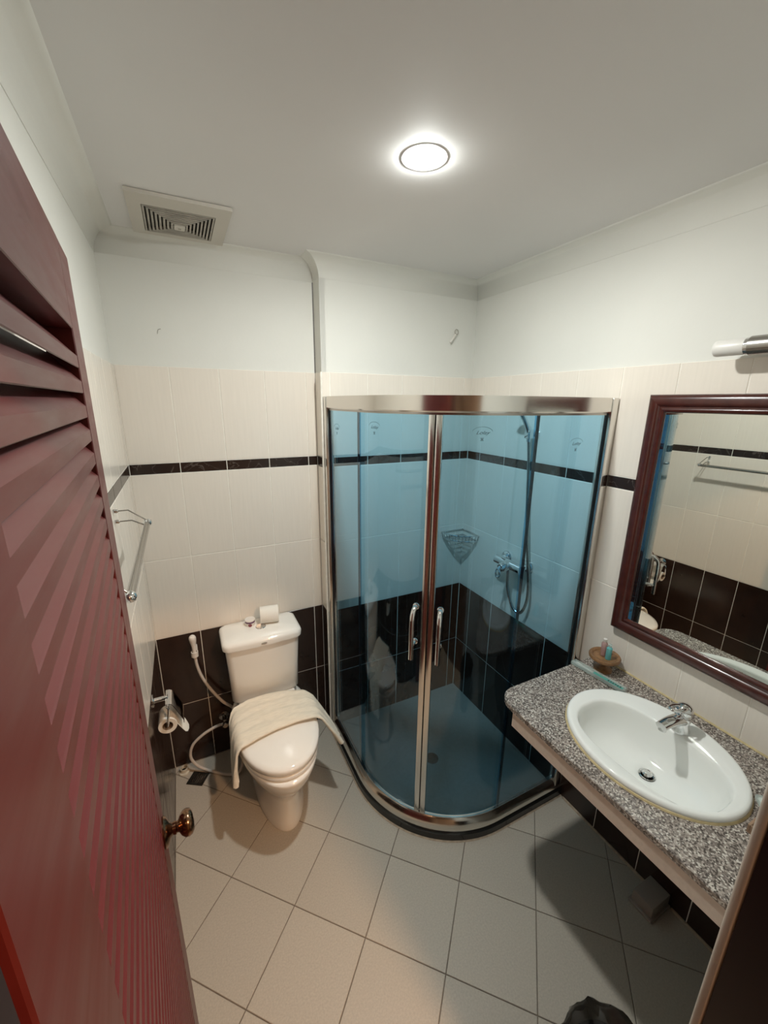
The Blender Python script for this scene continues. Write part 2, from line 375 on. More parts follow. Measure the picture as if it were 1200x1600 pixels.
MB().box(DW-.102, DW, -TH, 0, .012, DH, bev=.0015, mtx=DM).build('stile', M['door'], d1)
MB().box(.107, DW-.102, -TH, 0, 1.985, DH, bev=.001, mtx=DM).build('rail', M['door'], d1)
MB().box(.107, DW-.102, -TH, 0, .012, .215, bev=.001, mtx=DM).build('rail', M['door'], d1)
PT = .0356
sb = MB(); a = math.radians(47); tk = .0085; L = .047    # near edge low, far edge high
cs, sn = math.cos(a), math.sin(a)
def slat_ring(x):
    yn, yf, rise, cut = -.0006, -TH+.0006, (TH-.0012)*math.tan(math.radians(47)), .0182
    return [(x, yn, -.0012), (x, yn-.0012, 0), (x, yf, rise), (x, yf, rise-cut), (x, yn-.001, -cut), (x, yn, -cut+.001)]
sb.loft([slat_ring(.107), slat_ring(DW-.102)])
sm = bpy.data.meshes.new('slat'); sm.from_pydata([Matrix.Rotation(math.atan2(dv.y, dv.x), 4, 'Z') @ v if False else (DM.to_3x3() @ v) for v in sb.v], [], sb.f); sm.materials.append(M['door'])
bm = bmesh.new(); bm.from_mesh(sm); bmesh.ops.recalc_face_normals(bm, faces=bm.faces); bm.to_mesh(sm); bm.free()
z = 1.949
while z > .225:
    o = bpy.data.objects.new('slat', sm); COL.objects.link(o); o.parent = d1; o.location = (0, 0, z); z -= PT
kb = DM @ Vector((DW-.062, 0, .976))
b = MB(); b.lathe([(.031, 0), (.032, .003), (.028, .008), (.016, .013), (.012, .018), (.0135, .024), (.011, .027), (.012, .030), (.020, .034), (.0265, .041), (.028, .048), (.0255, .055), (.018, .060), (.0, .0615)], kb, dn, 28)
b.build('door_handle', M['brass'], d1, smooth=True, angle=40)
for hz in (.25, 1.05, 1.85):
    p = DM @ Vector((-.004, .0, hz)); MB().tube([p+Vector((0, 0, -.04)), p+Vector((0, 0, .04))], .006, 8).build('hinge', M['brass'], d1, smooth=True)

# ------------------------------------------------------------------ ceiling fittings
LX, LY = .857, -.946
dl = thing('downlight', (LX, LY, ZC), 'round lit white downlight in the ceiling', 'light')
MB().lathe([(.0406, -.0003), (.050, -.0005), (.0590, -.0009)], (LX, LY, ZC), seg=40, cap=False).build('trim_ring', M['white_plastic'], dl)
MB().lathe([(.0404, -.0004), (.0400, -.0020), (.036, -.0038), (.026, -.0052), (.012, -.0060), (0, -.0062)], (LX, LY, ZC-.0005), seg=40).build('diffuser', M['lamp'], dl, smooth=True)
hl = thing('hall_light', (.97, -2.83, 2.65), 'round warm ceiling light in the hall behind the doorway', 'light')
MB().lathe([(.0, 0), (.095, 0), (.095, -.02), (.075, -.024), (.075, -.02), (0, -.02)], (.97, -2.83, 2.65), seg=28, cap=False).build('trim_ring', M['white_plastic'], hl)
MB().lathe([(.074, -.0205), (.074, -.028), (0, -.03)], (.97, -2.83, 2.65), seg=28).build('diffuser', M['hall'], hl)
# exhaust vent
VX0, VX1, VY0, VY1 = .137, .445, -.417, -.072
vt = thing('exhaust_vent', ((VX0+VX1)/2, (VY0+VY1)/2, ZC), 'square off-white exhaust fan grille in the ceiling above the toilet', 'vent')
ix0, ix1, iy0, iy1 = .177, .400, -.338, -.105
b = MB()
for bx in ((VX0, VX1, VY0, iy0), (VX0, VX1, iy1, VY1), (VX0, ix0, iy0, iy1), (ix1, VX1, iy0, iy1)): b.box(bx[0], bx[1], bx[2], bx[3], ZC-.012, ZC-.001)
b.build('frame', M['vent'], vt)
MB().box(ix0, ix1, iy0, iy1, ZC-.004, ZC-.001).build('recess_shade', M['void_shade'], vt)  # ceiling has no hole; dark sheet paints the shade of the recess
cxv, cyv = (ix0+ix1)/2, (iy0+iy1)/2; nr = 8
for k in range(nr):
    f0 = 1-k/(nr+1.4); f1 = f0-.062; zz0, zz1 = ZC-.004-.001*k, ZC-.013-.0012*k
    hx, hy = (ix1-ix0)/2, (iy1-iy0)/2
    q = lambda f, z: [(cxv-hx*f, cyv-hy*f, z), (cxv+hx*f, cyv-hy*f, z), (cxv+hx*f, cyv+hy*f, z), (cxv-hx*f, cyv+hy*f, z)]
    MB().loft([q(f0, zz0), q(f0-.02, zz1), q(f1-.01, zz1), q(f1+.005, zz0), q(f0, zz0)], False, False).build('slat', M['vent_slat'], vt)
MB().box(cxv-.018, cxv+.018, cyv-.019, cyv+.019, ZC-.026, ZC-.006, bev=.003).build('centre_cap', M['vent'], vt)
MB().box(cxv-.005, cxv+.005, cyv-.004, cyv+.004, ZC-.028, ZC-.025, bev=.001).build('catch', M['vent_slat'], vt)

# ------------------------------------------------------------------ toilet
CXT = .470
to = thing('toilet', (CXT, -.04, 0), 'cream-white two-piece ceramic toilet against the back wall', 'toilet')
def rrect(cx, cy, hw, y0, y1, z, r, n=6, bow=0.0):
    out = []
    for (sx, sy, a0) in ((1, 1, 0), (-1, 1, PI/2), (-1, -1, PI), (1, -1, 3*PI/2)):
        px, py = cx+sx*(hw-r), (y1-r if sy > 0 else y0+r)
        for k in range(n+1):
            a_ = a0+PI/2*k/n; x = px+r*math.cos(a_); y = py+r*math.sin(a_)
            if sy < 0 and bow: y -= bow*(1-((x-cx)/hw)**2)
            out.append(Vector((x, y, z)))
    if bow:                                              # extra points along the bowed front edge
        seg = []; a_, c_ = out[3*(n+1)-1], out[3*(n+1)]
        for k in range(1, 8):
            x = a_.x+(c_.x-a_.x)*k/8; seg.append(Vector((x, y0-bow*(1-((x-cx)/hw)**2), z)))
        out = out[:3*(n+1)]+seg+out[3*(n+1):]
    return out
TB = 0
b = MB()
b.loft([rrect(CXT, 0, .158, -.186, -.03, .430, .03, bow=.006), rrect(CXT, 0, .166, -.193, -.022, .440, .03, bow=.006), rrect(CXT, 0, .169, -.198, -.020, .58, .03, bow=.008), rrect(CXT, 0, .178, -.205, -.018, .738, .03, bow=.010)])
b.build('tank', M['ceramic'], to, smooth=True, angle=50)
b = MB()
b.loft([rrect(CXT, 0, .180, -.206, -.014, .738, .03, bow=.010), rrect(CXT, 0, .189, -.216, -.010, .742, .034, bow=.012), rrect(CXT, 0, .191, -.218, -.009, .764, .036, bow=.012), rrect(CXT, 0, .187, -.212, -.011, .776, .036, bow=.012), rrect(CXT, 0, .172, -.196, -.020, .783, .034, bow=.010), rrect(CXT, 0, .09, -.13, -.06, .786, .02, bow=.004)])
b.build('tank_lid', M['ceramic'], to, smooth=True, angle=60)
MB().lathe([(.024, 0), (.025, .003), (.023, .006), (.019, .006), (0, .005)], (CXT+.003, -.118, .784), seg=24).build('flush_button', M['chrome'], to, smooth=True)
MB().loft([[(CXT-.002+.014*math.cos(t), -.2296, .757+.0055*math.sin(t)) for t in [2*PI*k/20 for k in range(20)]], [(CXT-.002+.014*math.cos(t), -.2312, .757+.0055*math.sin(t)) for t in [2*PI*k/20 for k in range(20)]]]).build('badge', M['vent_slat'], to)
# bowl
def bring(hw, yb, yf, z, e=2.2, cx=CXT):
    cy = yb+(yf-yb)*.5
    return sell(cx, cy, hw, abs(yb-cy), z, 48, e, b2=abs(yf-cy))
def dring(hw, yb, yf, z, k=.55, cx=CXT, n=48):
    # D-shape: squarish back, round front
    ym = yb+(yf-yb)*.42
    out = []
    for i in range(n):
        t = 2*PI*i/n; c, s = math.cos(t), math.sin(t)
        e = 2.0 if s < 0 else 3.6
        x = cx+hw*math.copysign(abs(c)**(2/e), c); y = ym+(abs(yb-ym) if s >= 0 else abs(yf-ym))*math.copysign(abs(s)**(2/e), s)
        out.append(Vector((x, y, z)))
    return out
b = MB()
CB = CXT+.003
b.loft([dring(.112, -.10, -.590, 0), dring(.113, -.10, -.592, .012), dring(.106, -.10, -.583, .03), dring(.103, -.10, -.580, .10), dring(.107, -.10, -.588, .165), dring(.118, -.09, -.602, .205), dring(.140, -.08, -.630, .24, cx=CB), dring(.160, -.07, -.660, .28, cx=CB), dring(.176, -.06, -.688, .325, cx=CB), dring(.185, -.055, -.702, .358, cx=CB), dring(.187, -.05, -.706, .374, cx=CB), dring(.185, -.05, -.704, .382, cx=CB), dring(.174, -.055, -.690, .386, cx=CB)])
b.build('bowl', M['ceramic'], to, smooth=True, angle=60)
MB().box(CXT-.142, CXT+.142, -.250, -.04, .35, .4285, bev=.012, seg=3).build('deck', M['ceramic'], to, smooth=True)
b = MB(); b.loft([dring(.168, -.252, -.682, .388, cx=CB), dring(.173, -.250, -.688, .392, cx=CB), dring(.173, -.250, -.688, .404, cx=CB), dring(.169, -.252, -.683, .409, cx=CB)]); b.build('seat', M['ceramic'], to, smooth=True, angle=50)
b = MB(); b.loft([dring(.173, -.248, -.680, .411, cx=CB), dring(.178, -.246, -.686, .415, cx=CB), dring(.1785, -.246, -.686, .430, cx=CB), dring(.175, -.249, -.681, .438, cx=CB), dring(.158, -.262, -.658, .443, cx=CB), dring(.09, -.34, -.56, .447, cx=CB), dring(.03, -.42, -.46, .449, cx=CB)]); b.build('lid', M['ceramic'], to, smooth=True, angle=60)
for sx in (-1, 1): MB().lathe([(.012, 0), (.013, .004), (.013, .018), (.009, .022)], (CXT+sx*.07, -.236, .428), seg=14).build('hinge_cap', M['white_plastic'], to, smooth=True)

# towel draped over the lid
def towel():
    U, V = 60, 22
    # path across: (x, z, halfspan of y) keyed along u
    keys = [(0.0, .277, .304, -.545, -.515), (.10, .279, .35, -.534, -.43), (.20, .283, .40, -.522, -.34), (.24, .288, .436, -.512, -.30), (.28, .304, .4545, -.505, -.262),
            (.38, .37, .4565, -.487, -.235), (.50, .46, .4585, -.470, -.232), (.62, .55, .4575, -.464, -.238), (.72, .636, .4555, -.474, -.268), (.76, .658, .449, -.484, -.295), (.81, .678, .420, -.500, -.33), (.90, .705, .373, -.520, -.375), (1.0, .732, .318, -.540, -.43)]
    def at(u):
        for k in range(len(keys)-1):
            if u <= keys[k+1][0]:
                a_, c_ = keys[k], keys[k+1]; t = (u-a_[0])/(c_[0]-a_[0]); return [a_[i]+(c_[i]-a_[i])*t for i in range(1, 5)]
        return keys[-1][1:]
    P = []
    for i in range(U+1):
        u = i/U; x, z, yf, yb = at(u); row = []
        x0, z0, *_ = at(max(0, u-.01)); x1, z1, *_ = at(min(1, u+.01)); n = Vector((-(z1-z0), 0, x1-x0)).normalized()
        for j in range(V+1):
            v = j/V; y = yf+(yb-yf)*v
            off = .0022*math.sin(u*17+v*3)*math.sin(v*7+u*5)+.0018*math.sin(v*23+u*9)+.0016*math.sin(v*41-u*6)*(.4+v)
            off += .004*math.exp(-((v-.72)/.05)**2-((u-.43)/.06)**2)
            row.append((Vector((x, y, z))+n*off, n))
        P.append(row)
    b = MB(); rings = []
    for i in range(U+1):
        th = .013+.009*max(0, 1-i/U/.22)+.008*max(0, (i/U-.8)/.2)
        row = P[i]; top = [p+n*th for p, n in row]; bot = [p+n*.0015 for p, n in row]
        y0 = Vector((0, -.006, 0)); 
        ring = [bot[0], (bot[0]*.7+top[0]*.3)+y0*.8, (bot[0]*.35+top[0]*.65)+y0]+top+[(bot[-1]+top[-1])/2-y0*.6]+bot[1:][::-1]
        rings.append(ring)
    b.loft(rings)
    o = b.build('bath_mat', M['towel'], smooth=True, angle=75); return o
tag(towel(), 'folded cream cotton bath mat draped across the toilet lid', 'towel')

# things on the tank
tr = thing('toilet_roll', (.522, -.098, .785), 'spare white toilet roll lying on the toilet tank', 'toilet roll')
b = MB(); R0, RI = .043, .018
b.lathe([(RI, -.044), (R0-.001, -.045), (R0, -.043), (R0, .043), (R0-.001, .045), (RI, .044), (RI, -.044)], (.524, -.088, .786+R0), (1, -.16, 0), 36, cap=False).build('paper', M['paper'], tr, smooth=True)
MB().lathe([(RI-.001, -.044), (RI, -.044), (RI, .044), (RI-.001, .044), (RI-.001, -.044)], (.524, -.088, .786+R0), (1, -.16, 0), 28, cap=False).build('core', M['card'], tr, smooth=True)
jr = thing('jar', (.428, -.078, .785), 'tiny lidded tub with white lid and purple label on the toilet tank', 'jar')
MB().lathe([(.021, 0), (.0235, .004), (.0235, .025), (.022, .027)], (.428, -.078, .7858), seg=28).build('body', M['white_plastic'], jr, smooth=True)
MB().lathe([(.0238, .018), (.0242, .018), (.0242, .0262), (.0238, .0262)], (.428, -.078, .7858), seg=28, cap=False).build('label_band', M['purple'], jr, smooth=True)
MB().loft([[(.428-.0240*math.sin(a_+.15), -.078-.0240*math.cos(a_+.15), .7925+dz) for a_, dz in [(.36*math.cos(t), .0065*math.sin(t)) for t in [2*PI*k/16 for k in range(16)]]], [(.428-.0246*math.sin(a_+.15), -.078-.0246*math.cos(a_+.15), .7965+dz) for a_, dz in [(.36*math.cos(t), .0065*math.sin(t)) for t in [2*PI*k/16 for k in range(16)]]]]).build('label_spot', M['jarfig'], jr)
MB().lathe([(.0245, .0262), (.0255, .028), (.0255, .032), (.024, .034), (0, .0345)], (.428, -.078, .7858), seg=28).build('lid', M['white_plastic'], jr, smooth=True)

# bidet sprayer + hose + valve
sp = thing('bidet_sprayer', (.163, -.03, .68), 'white hand bidet sprayer with its white hose on the dark back wall tiles', 'bidet sprayer')
b = MB(); b.tube(spline([(.159, -.048, .655), (.160, -.046, .70), (.159, -.044, .745), (.157, -.047, .778)], 6), [.0085]*6+[.009, .0095, .0105, .0115, .0125, .014, .015, .016, .0165, .0165, .0155, .0135, .008], 14)
b.build('spray_handle', M['white_plastic'], sp, smooth=True, angle=60)
b = MB(); b.box(.149, .175, -.028, -.0005, .655, .705, bev=.006, seg=3).lathe([(.0125, 0), (.0165, 0), (.0165, .026), (.0125, .026), (.0125, 0)], (.160, -.043, .660), seg=18, cap=False); b.build('wall_holder', M['white_plastic'], sp, smooth=True)
hp = spline([(.160, -.045, .66), (.165, -.047, .60), (.182, -.05, .53), (.215, -.052, .45), (.262, -.055, .365), (.32, -.065, .29), (.335, -.12, .16), (.325, -.17, .07), (.30, -.19, .022), (.25, -.175, .010), (.17, -.115, .012), (.11, -.085, .045), (.082, -.07, .10), (.098, -.066, .165), (.15, -.064, .207), (.205, -.062, .228), (.24, -.062, .235)], 8)
MB().tube(hp, .0072, 10).build('hose', M['hose'], sp, smooth=True)
av = thing('angle_valve', (.262, -.02, .235), 'small dull chrome angle valve on the dark tiles behind the toilet', 'valve')
MB().lathe([(.026, 0), (.026, .004), (.018, .008), (.011, .010), (.011, .05), (.0, .05)], (.262, -.0005, .235), (0, -1, 0), 20).build('escutcheon', M['steel_brushed'], av, smooth=True)
MB().tube([(.238, -.062, .235), (.262, -.062, .235)], .0095, 12).tube([(.262, -.062, .215), (.262, -.062, .262)], .010, 12).build('valve_body', M['steel_brushed'], av, smooth=True)
MB().lathe([(.008, 0), (.015, .004), (.0155, .016), (.012, .020), (0, .020)], (.262, -.065, .235), (0, -1, 0), 10).build('knob', M['steel_brushed'], av, smooth=True)
# floor drain, pipe stub
fd = thing('floor_drain', (.105, -.125, 0), 'small square dark floor drain cover beside the toilet in the left corner', 'drain')
dm = Matrix.Translation((.104, -.121, 0)) @ Matrix.Rotation(math.radians(-32), 4, 'Z')
MB().box(-.043, .043, -.038, .038, .0002, .003, bev=.001, mtx=dm).build('plate', M['drain'], fd)
b = MB()
for k in range(-3, 4): b.box(k*.010-.0022, k*.010+.0022, -.026, .026, .003, .0045, mtx=dm)
b.build('grating', M['steel_brushed'], fd); fd.children[-1]['kind'] = 'stuff'
ps = thing('pipe_stub', (.038, -.045, 0), 'short pale plastic pipe collar on the floor in the left corner', 'pipe')
MB().lathe([(.016, 0), (.027, 0), (.026, .006), (.019, .010), (.0185, .028), (.015, .028), (.015, .002)], (.042, -.048, .0005), seg=24, cap=False).build('collar', M['pipe'], ps, smooth=True)
MB().lathe([(.0148, 0), (.0, .0)], (.042, -.048, .010), seg=20).build('bore_shade', M['void_shade'], ps)  # dark disc painted as the shade inside the open collar

# ------------------------------------------------------------------ towel rack on the left wall
rk = thing('towel_rack', (0, -.85, 1.53), 'slim chrome towel rack with two wire brackets on the left wall', 'towel rack')
MB().tube([(.086, -.555, 1.501), (.086, -1.135, 1.501)], .0085, 14).build('rail', M['steel_brushed'], rk, smooth=True)
for yy, s in ((-.575, 1), (-1.12, -1)):
    be = -.560 if s > 0 else -1.135
    b = MB()
    b.tube([(.004, yy, 1.553), (.040, yy, 1.553), (.082, be, 1.514), (.087, be, 1.509)], .0022, 8)
    b.tube([(.004, yy, 1.519), (.046, yy, 1.519), (.076, be-.01*s, 1.500), (.086, be-.004*s, 1.497)], .0022, 8)
    b.build('bracket_wire', M['steel_brushed'], rk, smooth=True)
    for zz in (1.553, 1.519): MB().lathe([(.006, 0), (.0062, .010), (.004, .014), (0, .014)], (.0002, yy, zz), (1, 0, 0), 12).build('wall_mount', M['chrome'], rk, smooth=True)
    MB().lathe([(.0, -.012), (.009, -.009), (.013, 0), (.009, .009), (0, .012)], (.087, be, 1.503), (0, 1, 0), 18, cap=False).build('end_ball', M['chrome'], rk, smooth=True, angle=60)

# toilet paper holder
hy, hz = -.415, .736
tp = thing('toilet_paper_holder', (0, hy, hz), 'chrome toilet paper holder with a cover flap on the left wall', 'toilet paper holder')
MB().lathe([(.026, 0), (.026, .003), (.020, .006), (.010, .008), (.009, .052), (.012, .055), (0, .056)], (.0003, hy, hz), (1, 0, 0), 24).build('rosette', M['chrome'], tp, smooth=True)
MB().tube(spline([(.052, hy-.055, hz-.005), (.056, hy-.056, hz-.02), (.050, hy-.058, hz-.06), (.046, hy-.054, hz-.090), (.044, hy-.035, hz-.098), (.044, hy+.045, hz-.098)], 5), .0042, 8).tube([(.054, hy-.055, hz-.004), (.054, hy+.04, hz-.004)], .0045, 10).build('roll_arm', M['chrome'], tp, smooth=True)
b = MB(); rows = []
for (x, z_) in ((.048, .002), (.060, .001), (.068, -.004), (.074, -.014), (.082, -.034), (.092, -.060), (.103, -.088), (.103, -.103)):
    rows.append([(x, hy-.046, hz+z_), (x, hy+.046, hz+z_), (x-.0022, hy+.046, hz+z_-.0012), (x-.0022, hy-.046, hz+z_-.0012)])
b.loft(rows); b.build('cover_flap', M['chrome'], tp, smooth=True, angle=40)
rl = thing('toilet_roll', (.044, hy, hz-.09), 'half-used toilet roll hanging in the chrome holder on the left wall', 'toilet roll')
cz_ = hz-.100
MB().lathe([(.019, -.042), (.0335, -.043), (.034, -.041), (.034, .041), (.0335, .043), (.019, .042), (.019, -.042)], (.044, hy, cz_), (0, 1, 0), 32, cap=False).build('paper', M['paper'], rl, smooth=True)
MB().lathe([(.018, -.042), (.019, -.042), (.019, .042), (.018, .042), (.018, -.042)], (.044, hy, cz_), (0, 1, 0), 24, cap=False).build('core', M['card'], rl, smooth=True)
b = MB(); rows = []
for k, (x, z_, y0, y1) in enumerate([(.0765, cz_+.000, -.041, .041), (.083, cz_-.014, -.041, .041), (.093, cz_-.035, -.040, .041), (.102, cz_-.055, -.036, .040), (.108, cz_-.072, -.018, .038), (.112, cz_-.085, .012, .036)]):
    rows.append([(x, hy+y0, z_), (x, hy+y1, z_), (x+.0012, hy+y1, z_), (x+.0012, hy+y0, z_)])
b.loft(rows).build('loose_sheet', M['paper'], rl, smooth=True)

# ------------------------------------------------------------------ shower enclosure
OX, OY, SR = 1.330, -.505, .470                          # arc centre and frame centreline radius
def spath(r, y_end=YS, x_end=XR, n=28, a0=PI, a1=1.5*PI):
    pts = []
    if y_end is not None: pts.append((OX-r, y_end-.0005))
    for k in range(n+1):
        t = a0+(a1-a0)*k/n; pts.append((OX+r*math.cos(t), OY+r*math.sin(t)))
    if x_end is not None: pts.append((x_end-.0005, OY-r))
    return pts
def band(path_in, path_out, z0, z1, bev=0):
    rings = []
    for (a_, c_) in zip(path_in, path_out):
        rings.append([(a_[0], a_[1], z0), (c_[0], c_[1], z0), (c_[0], c_[1], z1), (a_[0], a_[1], z1)])
    return rings
base = thing('shower_tray', (1.3, -.5, 0), 'quarter-round shower base with black stone curb in the back right corner', 'shower tray')
outer = spath(.470); poly = [(XR-.0005, YS-.0005)]+outer
MB().loft([[(x, y, .0005) for x, y in poly], [(x, y, .012) for x, y in poly]]).build('tray_floor', M['trayfloor'], base)
MB().loft(band(spath(.455), spath(.500), .0005, .036)).build('curb', M['curb'], base, smooth=True, angle=40)
b = MB(); rg = []
for (a_, c_) in zip(spath(.498), spath(.506+.0)): rg.append([(a_[0], a_[1], .0003), (c_[0], c_[1], .0003), (a_[0], a_[1], .006)])
b.loft(rg).build('caulk_line', M['caulk'], base)
MB().lathe([(.035, 0), (.035, .003), (.03, .004), (0, .004)], (1.255, -.552, .012), seg=24).build('drain_cover', M['drain'], base, smooth=True)
en = thing('shower_enclosure', (1.3, -.5, .036), 'curved corner shower cabin with blue tinted glass and polished steel frame', 'shower')
b = MB(); rg = []
pin, p1_, p2_, p3_ = spath(.452), spath(.490), spath(.478), spath(.468)
for q0, q1, q2, q3 in zip(pin, p1_, p2_, p3_):
    rg.append([(*q0, .037), (*q1, .037), (*q1, .050), (*q2, .084), (*q3, .093), (*q0, .093)])
b.loft(rg).build('bottom_rail', M['steel'], en, smooth=True, angle=30)
b = MB(); b.loft(band(spath(.462), spath(.468), .0935, .098)).build('bottom_bead', M['chrome'], en, smooth=True, angle=30)
ZH0, ZH1 = 1.856, 1.912
b = MB(); rg = []
for q0, q1, q2 in zip(spath(.446), spath(.484), spath(.480)):
    rg.append([(*q0, ZH0), (*q2, ZH0), (*q1, ZH0+.005), (*q1, ZH1), (*q0, ZH1)])
b.loft(rg).build('header_rail', M['steel'], en, smooth=True, angle=30)
MB().loft(band(spath(.462), spath(.472), ZH0-.008, ZH0-.0005)).build('header_seal', M['steel_brushed'], en, smooth=True, angle=30)
LXp = OX-.470
MB().box(LXp-.018, LXp+.022, YS-.034, YS-.0005, .037, ZH1, bev=.004, seg=2).build('wall_post', M['steel'], en, smooth=True)
RYp = OY-.470
MB().box(XR-.036, XR-.0005, RYp-.018, RYp+.022, .037, ZH1, bev=.004, seg=2).build('wall_post', M['steel'], en, smooth=True)
# glass. fixed panes on the straight runs, sliding doors on the arc
gz0, gz1 = .099, ZH0-.001
MB().box(OX-.4705, OX-.4655, -.500, YS-.036, gz0, gz1).build('glass_pane', M['glass'], en)
MB().box(1.318, XR-.038, OY-.4705, OY-.4655, gz0, gz1).build('glass_pane', M['glass'], en)
def pathsolid(pts, t, z0, z1):
    pts = [Vector((x, y, 0)) for x, y in pts]; rings = []
    for i, p in enumerate(pts):
        d = (pts[min(i+1, len(pts)-1)]-pts[max(i-1, 0)]).normalized(); n = Vector((-d.y, d.x, 0))*t/2
        a_, c_ = p-n, p+n
        rings.append([(a_.x, a_.y, z0), (c_.x, c_.y, z0), (c_.x, c_.y, z1), (a_.x, a_.y, z1)])
    return MB().loft(rings)
RD = .456
for side in (0, 1):
    if side == 0:
        pts = [(OX-RD, -.455)]+[(OX+RD*math.cos(t), OY+RD*math.sin(t)) for t in [PI+(PI/4-.045)*k/20 for k in range(21)]]
    else:
        pts = [(OX+RD*math.cos(t), OY+RD*math.sin(t)) for t in [1.25*PI+.045+(PI/4-.045)*k/20 for k in range(21)]]+[(1.345, OY-RD)]
    g = pathsolid(pts, .005, gz0, gz1).build('door_glass', M['glass'], en, smooth=True, angle=30)
    te = 1.25*PI+(-.028 if side == 0 else .028)
    mm = Matrix.Translation((OX+(RD+.002)*math.cos(te), OY+(RD+.002)*math.sin(te), 0)) @ Matrix.Rotation(te, 4, 'Z')
    MB().box(-.012, .012, -.0115, .0115, gz0, gz1, bev=.003, seg=2, mtx=mm).build('door_stile', M['steel'], g, smooth=True)
    sx = -1 if side == 0 else 1                           # outer edge seal
    e_ = pts[0] if side == 0 else pts[-1]
    MB().box(e_[0]-.004, e_[0]+.004, e_[1]-.004, e_[1]+.004, gz0, gz1).build('edge_seal', M['seal'], g)
    th = 1.25*PI+(-.105 if side == 0 else .105)
    er = Vector((math.cos(th), math.sin(th), 0)); p0 = Vector((OX, OY, 0))+er*(RD+.003); Zv = lambda z: Vector((0, 0, z))
    b = MB(); b.tube(spline([p0+Zv(1.115), p0+er*.022+Zv(1.113), p0+er*.043+Zv(1.090), p0+er*.048+Zv(1.045), p0+er*.048+Zv(.98), p0+er*.048+Zv(.905)], 6), .0095, 14)
    b.tube([p0+Zv(.960), p0+er*.046+Zv(.955)], .007, 12); b.lathe([(.013, 0), (.013, .006), (.010, .008)], p0+Zv(1.115), er, 16).lathe([(.012, 0), (.012, .006), (.009, .008)], p0+Zv(.960), er, 16)
    b.build('handle', M['chrome'], g, smooth=True)
MB().box(-.001, .001, -.0035, .0035, gz0, gz1, mtx=Matrix.Translation((OX+(RD-.003)*math.cos(1.25*PI), OY+(RD-.003)*math.sin(1.25*PI), 0)) @ Matrix.Rotation(1.25*PI, 4, 'Z')).build('magnet_seal', M['seal'], en)
MB().box(OX-.474, OX-.462, YS-.0365, YS-.0345, gz0, gz1).build('pane_seal', M['seal'], en)
MB().box(XR-.040, XR-.0365, OY-.474, OY-.462, gz0, gz1).build('pane_seal', M['seal'], en)
# etched script mark on each pane
def etched(parent, pos, tdir, nrm, size=.021):
    cu = bpy.data.curves.new('t', 'FONT'); cu.body = 'Lolay'; cu.size = size; cu.shear = .45; cu.align_x = 'CENTER'; cu.extrude = .0001
    ob = bpy.data.objects.new('t', cu); me = bpy.data.meshes.new_from_object(ob); b = MB()
    X_, Z_, P_ = Vector(tdir), Vector((0, 0, 1)), Vector(pos)+Vector(nrm)*.0004
    b.add([P_+X_*v.co.x+Z_*(v.co.y*.8)+Vector(nrm)*v.co.z for v in me.vertices], [tuple(p.vertices) for p in me.polygons])
    bpy.data.objects.remove(ob); bpy.data.curves.remove(cu); bpy.data.meshes.remove(me)
    def stroke(x0, x1, z0, h): b.add([P_+X_*x0+Z_*z0, P_+X_*x1+Z_*z0, P_+X_*x1+Z_*(z0+h), P_+X_*x0+Z_*(z0+h)], [(0, 1, 2, 3)])
    stroke(-.006, .006, -.014, .0016); stroke(-.004, .004, -.0185, .003); stroke(-.006, .006, -.022, .0016)
    arc = [P_+X_*(.036*math.cos(t))+Z_*(.006+.019*math.sin(t)) for t in [PI*.08+PI*.84*k/16 for k in range(17)]]
    b.tube(arc, .0005, 4)
    b.build('etched_mark', M['print'], parent)
gl = [o for o in en.children if o.name.startswith('door_glass')]; gp = [o for o in en.children if o.name.startswith('glass_pane')]
etched(gp[0], (OX-.4712, -.235, 1.765), (0, -1, 0), (-1, 0, 0))
ta = PI+.20; etched(gl[0], (OX+(RD+.0032)*math.cos(ta), OY+(RD+.0032)*math.sin(ta), 1.79), (-math.sin(ta), math.cos(ta), 0), (math.cos(ta), math.sin(ta), 0))
ta = 1.5*PI-.44; etched(gl[1], (OX+(RD+.0032)*math.cos(ta), OY+(RD+.0032)*math.sin(ta), 1.785), (-math.sin(ta), math.cos(ta), 0), (math.cos(ta), math.sin(ta), 0))
etched(gp[1], (1.535, OY-.4712, 1.74), (1, 0, 0), (0, -1, 0))

# shower fittings on the right wall
mx = thing('shower_mixer', (XR, -.565, 1.07), 'chrome wall-mounted shower mixer with looped lever on the right shower wall', 'tap')
for yy in (-.490, -.640): MB().lathe([(.034, 0), (.034, .004), (.028, .014), (.015, .020), (.014, .046)], (XR-.0003, yy, 1.09), (-1, 0, 0), 24).build('flange', M['chrome'], mx, smooth=True)
MB().tube([(XR-.060, -.475, 1.085), (XR-.060, -.655, 1.085)], [.024, .024], 20).lathe([(.027, 0), (.027, .045), (.020, .058), (0, .060)], (XR-.060, -.565, 1.085), (-1, 0, -.2), 22).build('body', M['chrome'], mx, smooth=True)
lc = Vector((XR-.125, -.560, 1.045))
MB().tube([(XR-.11, -.565, 1.085), lc+Vector((0, 0, .02))], .009, 10).tube([lc+Vector((.0, .014*math.cos(t), .024*math.sin(t))) for t in [2*PI*k/16 for k in range(17)]], .005, 8).build('lever', M['chrome'], mx, smooth=True)
MB().tube([(XR-.060, -.565, 1.07), (XR-.060, -.565, 1.035)], .012, 12).build('hose_outlet', M['chrome'], mx, smooth=True)
hs = thing('hand_shower', (XR-.05, -.592, 1.75), 'grey hand shower with its hose resting in a wall bracket beside the mixer', 'shower head')
MB().lathe([(.022, 0), (.022, .012), (.010, .016), (.010, .034)], (XR-.0003, -.602, 1.748), (-1, 0, 0), 20).box(XR-.062, XR-.030, -.620, -.584, 1.728, 1.772, bev=.006, seg=2).build('wall_bracket', M['chrome'], hs, smooth=True)
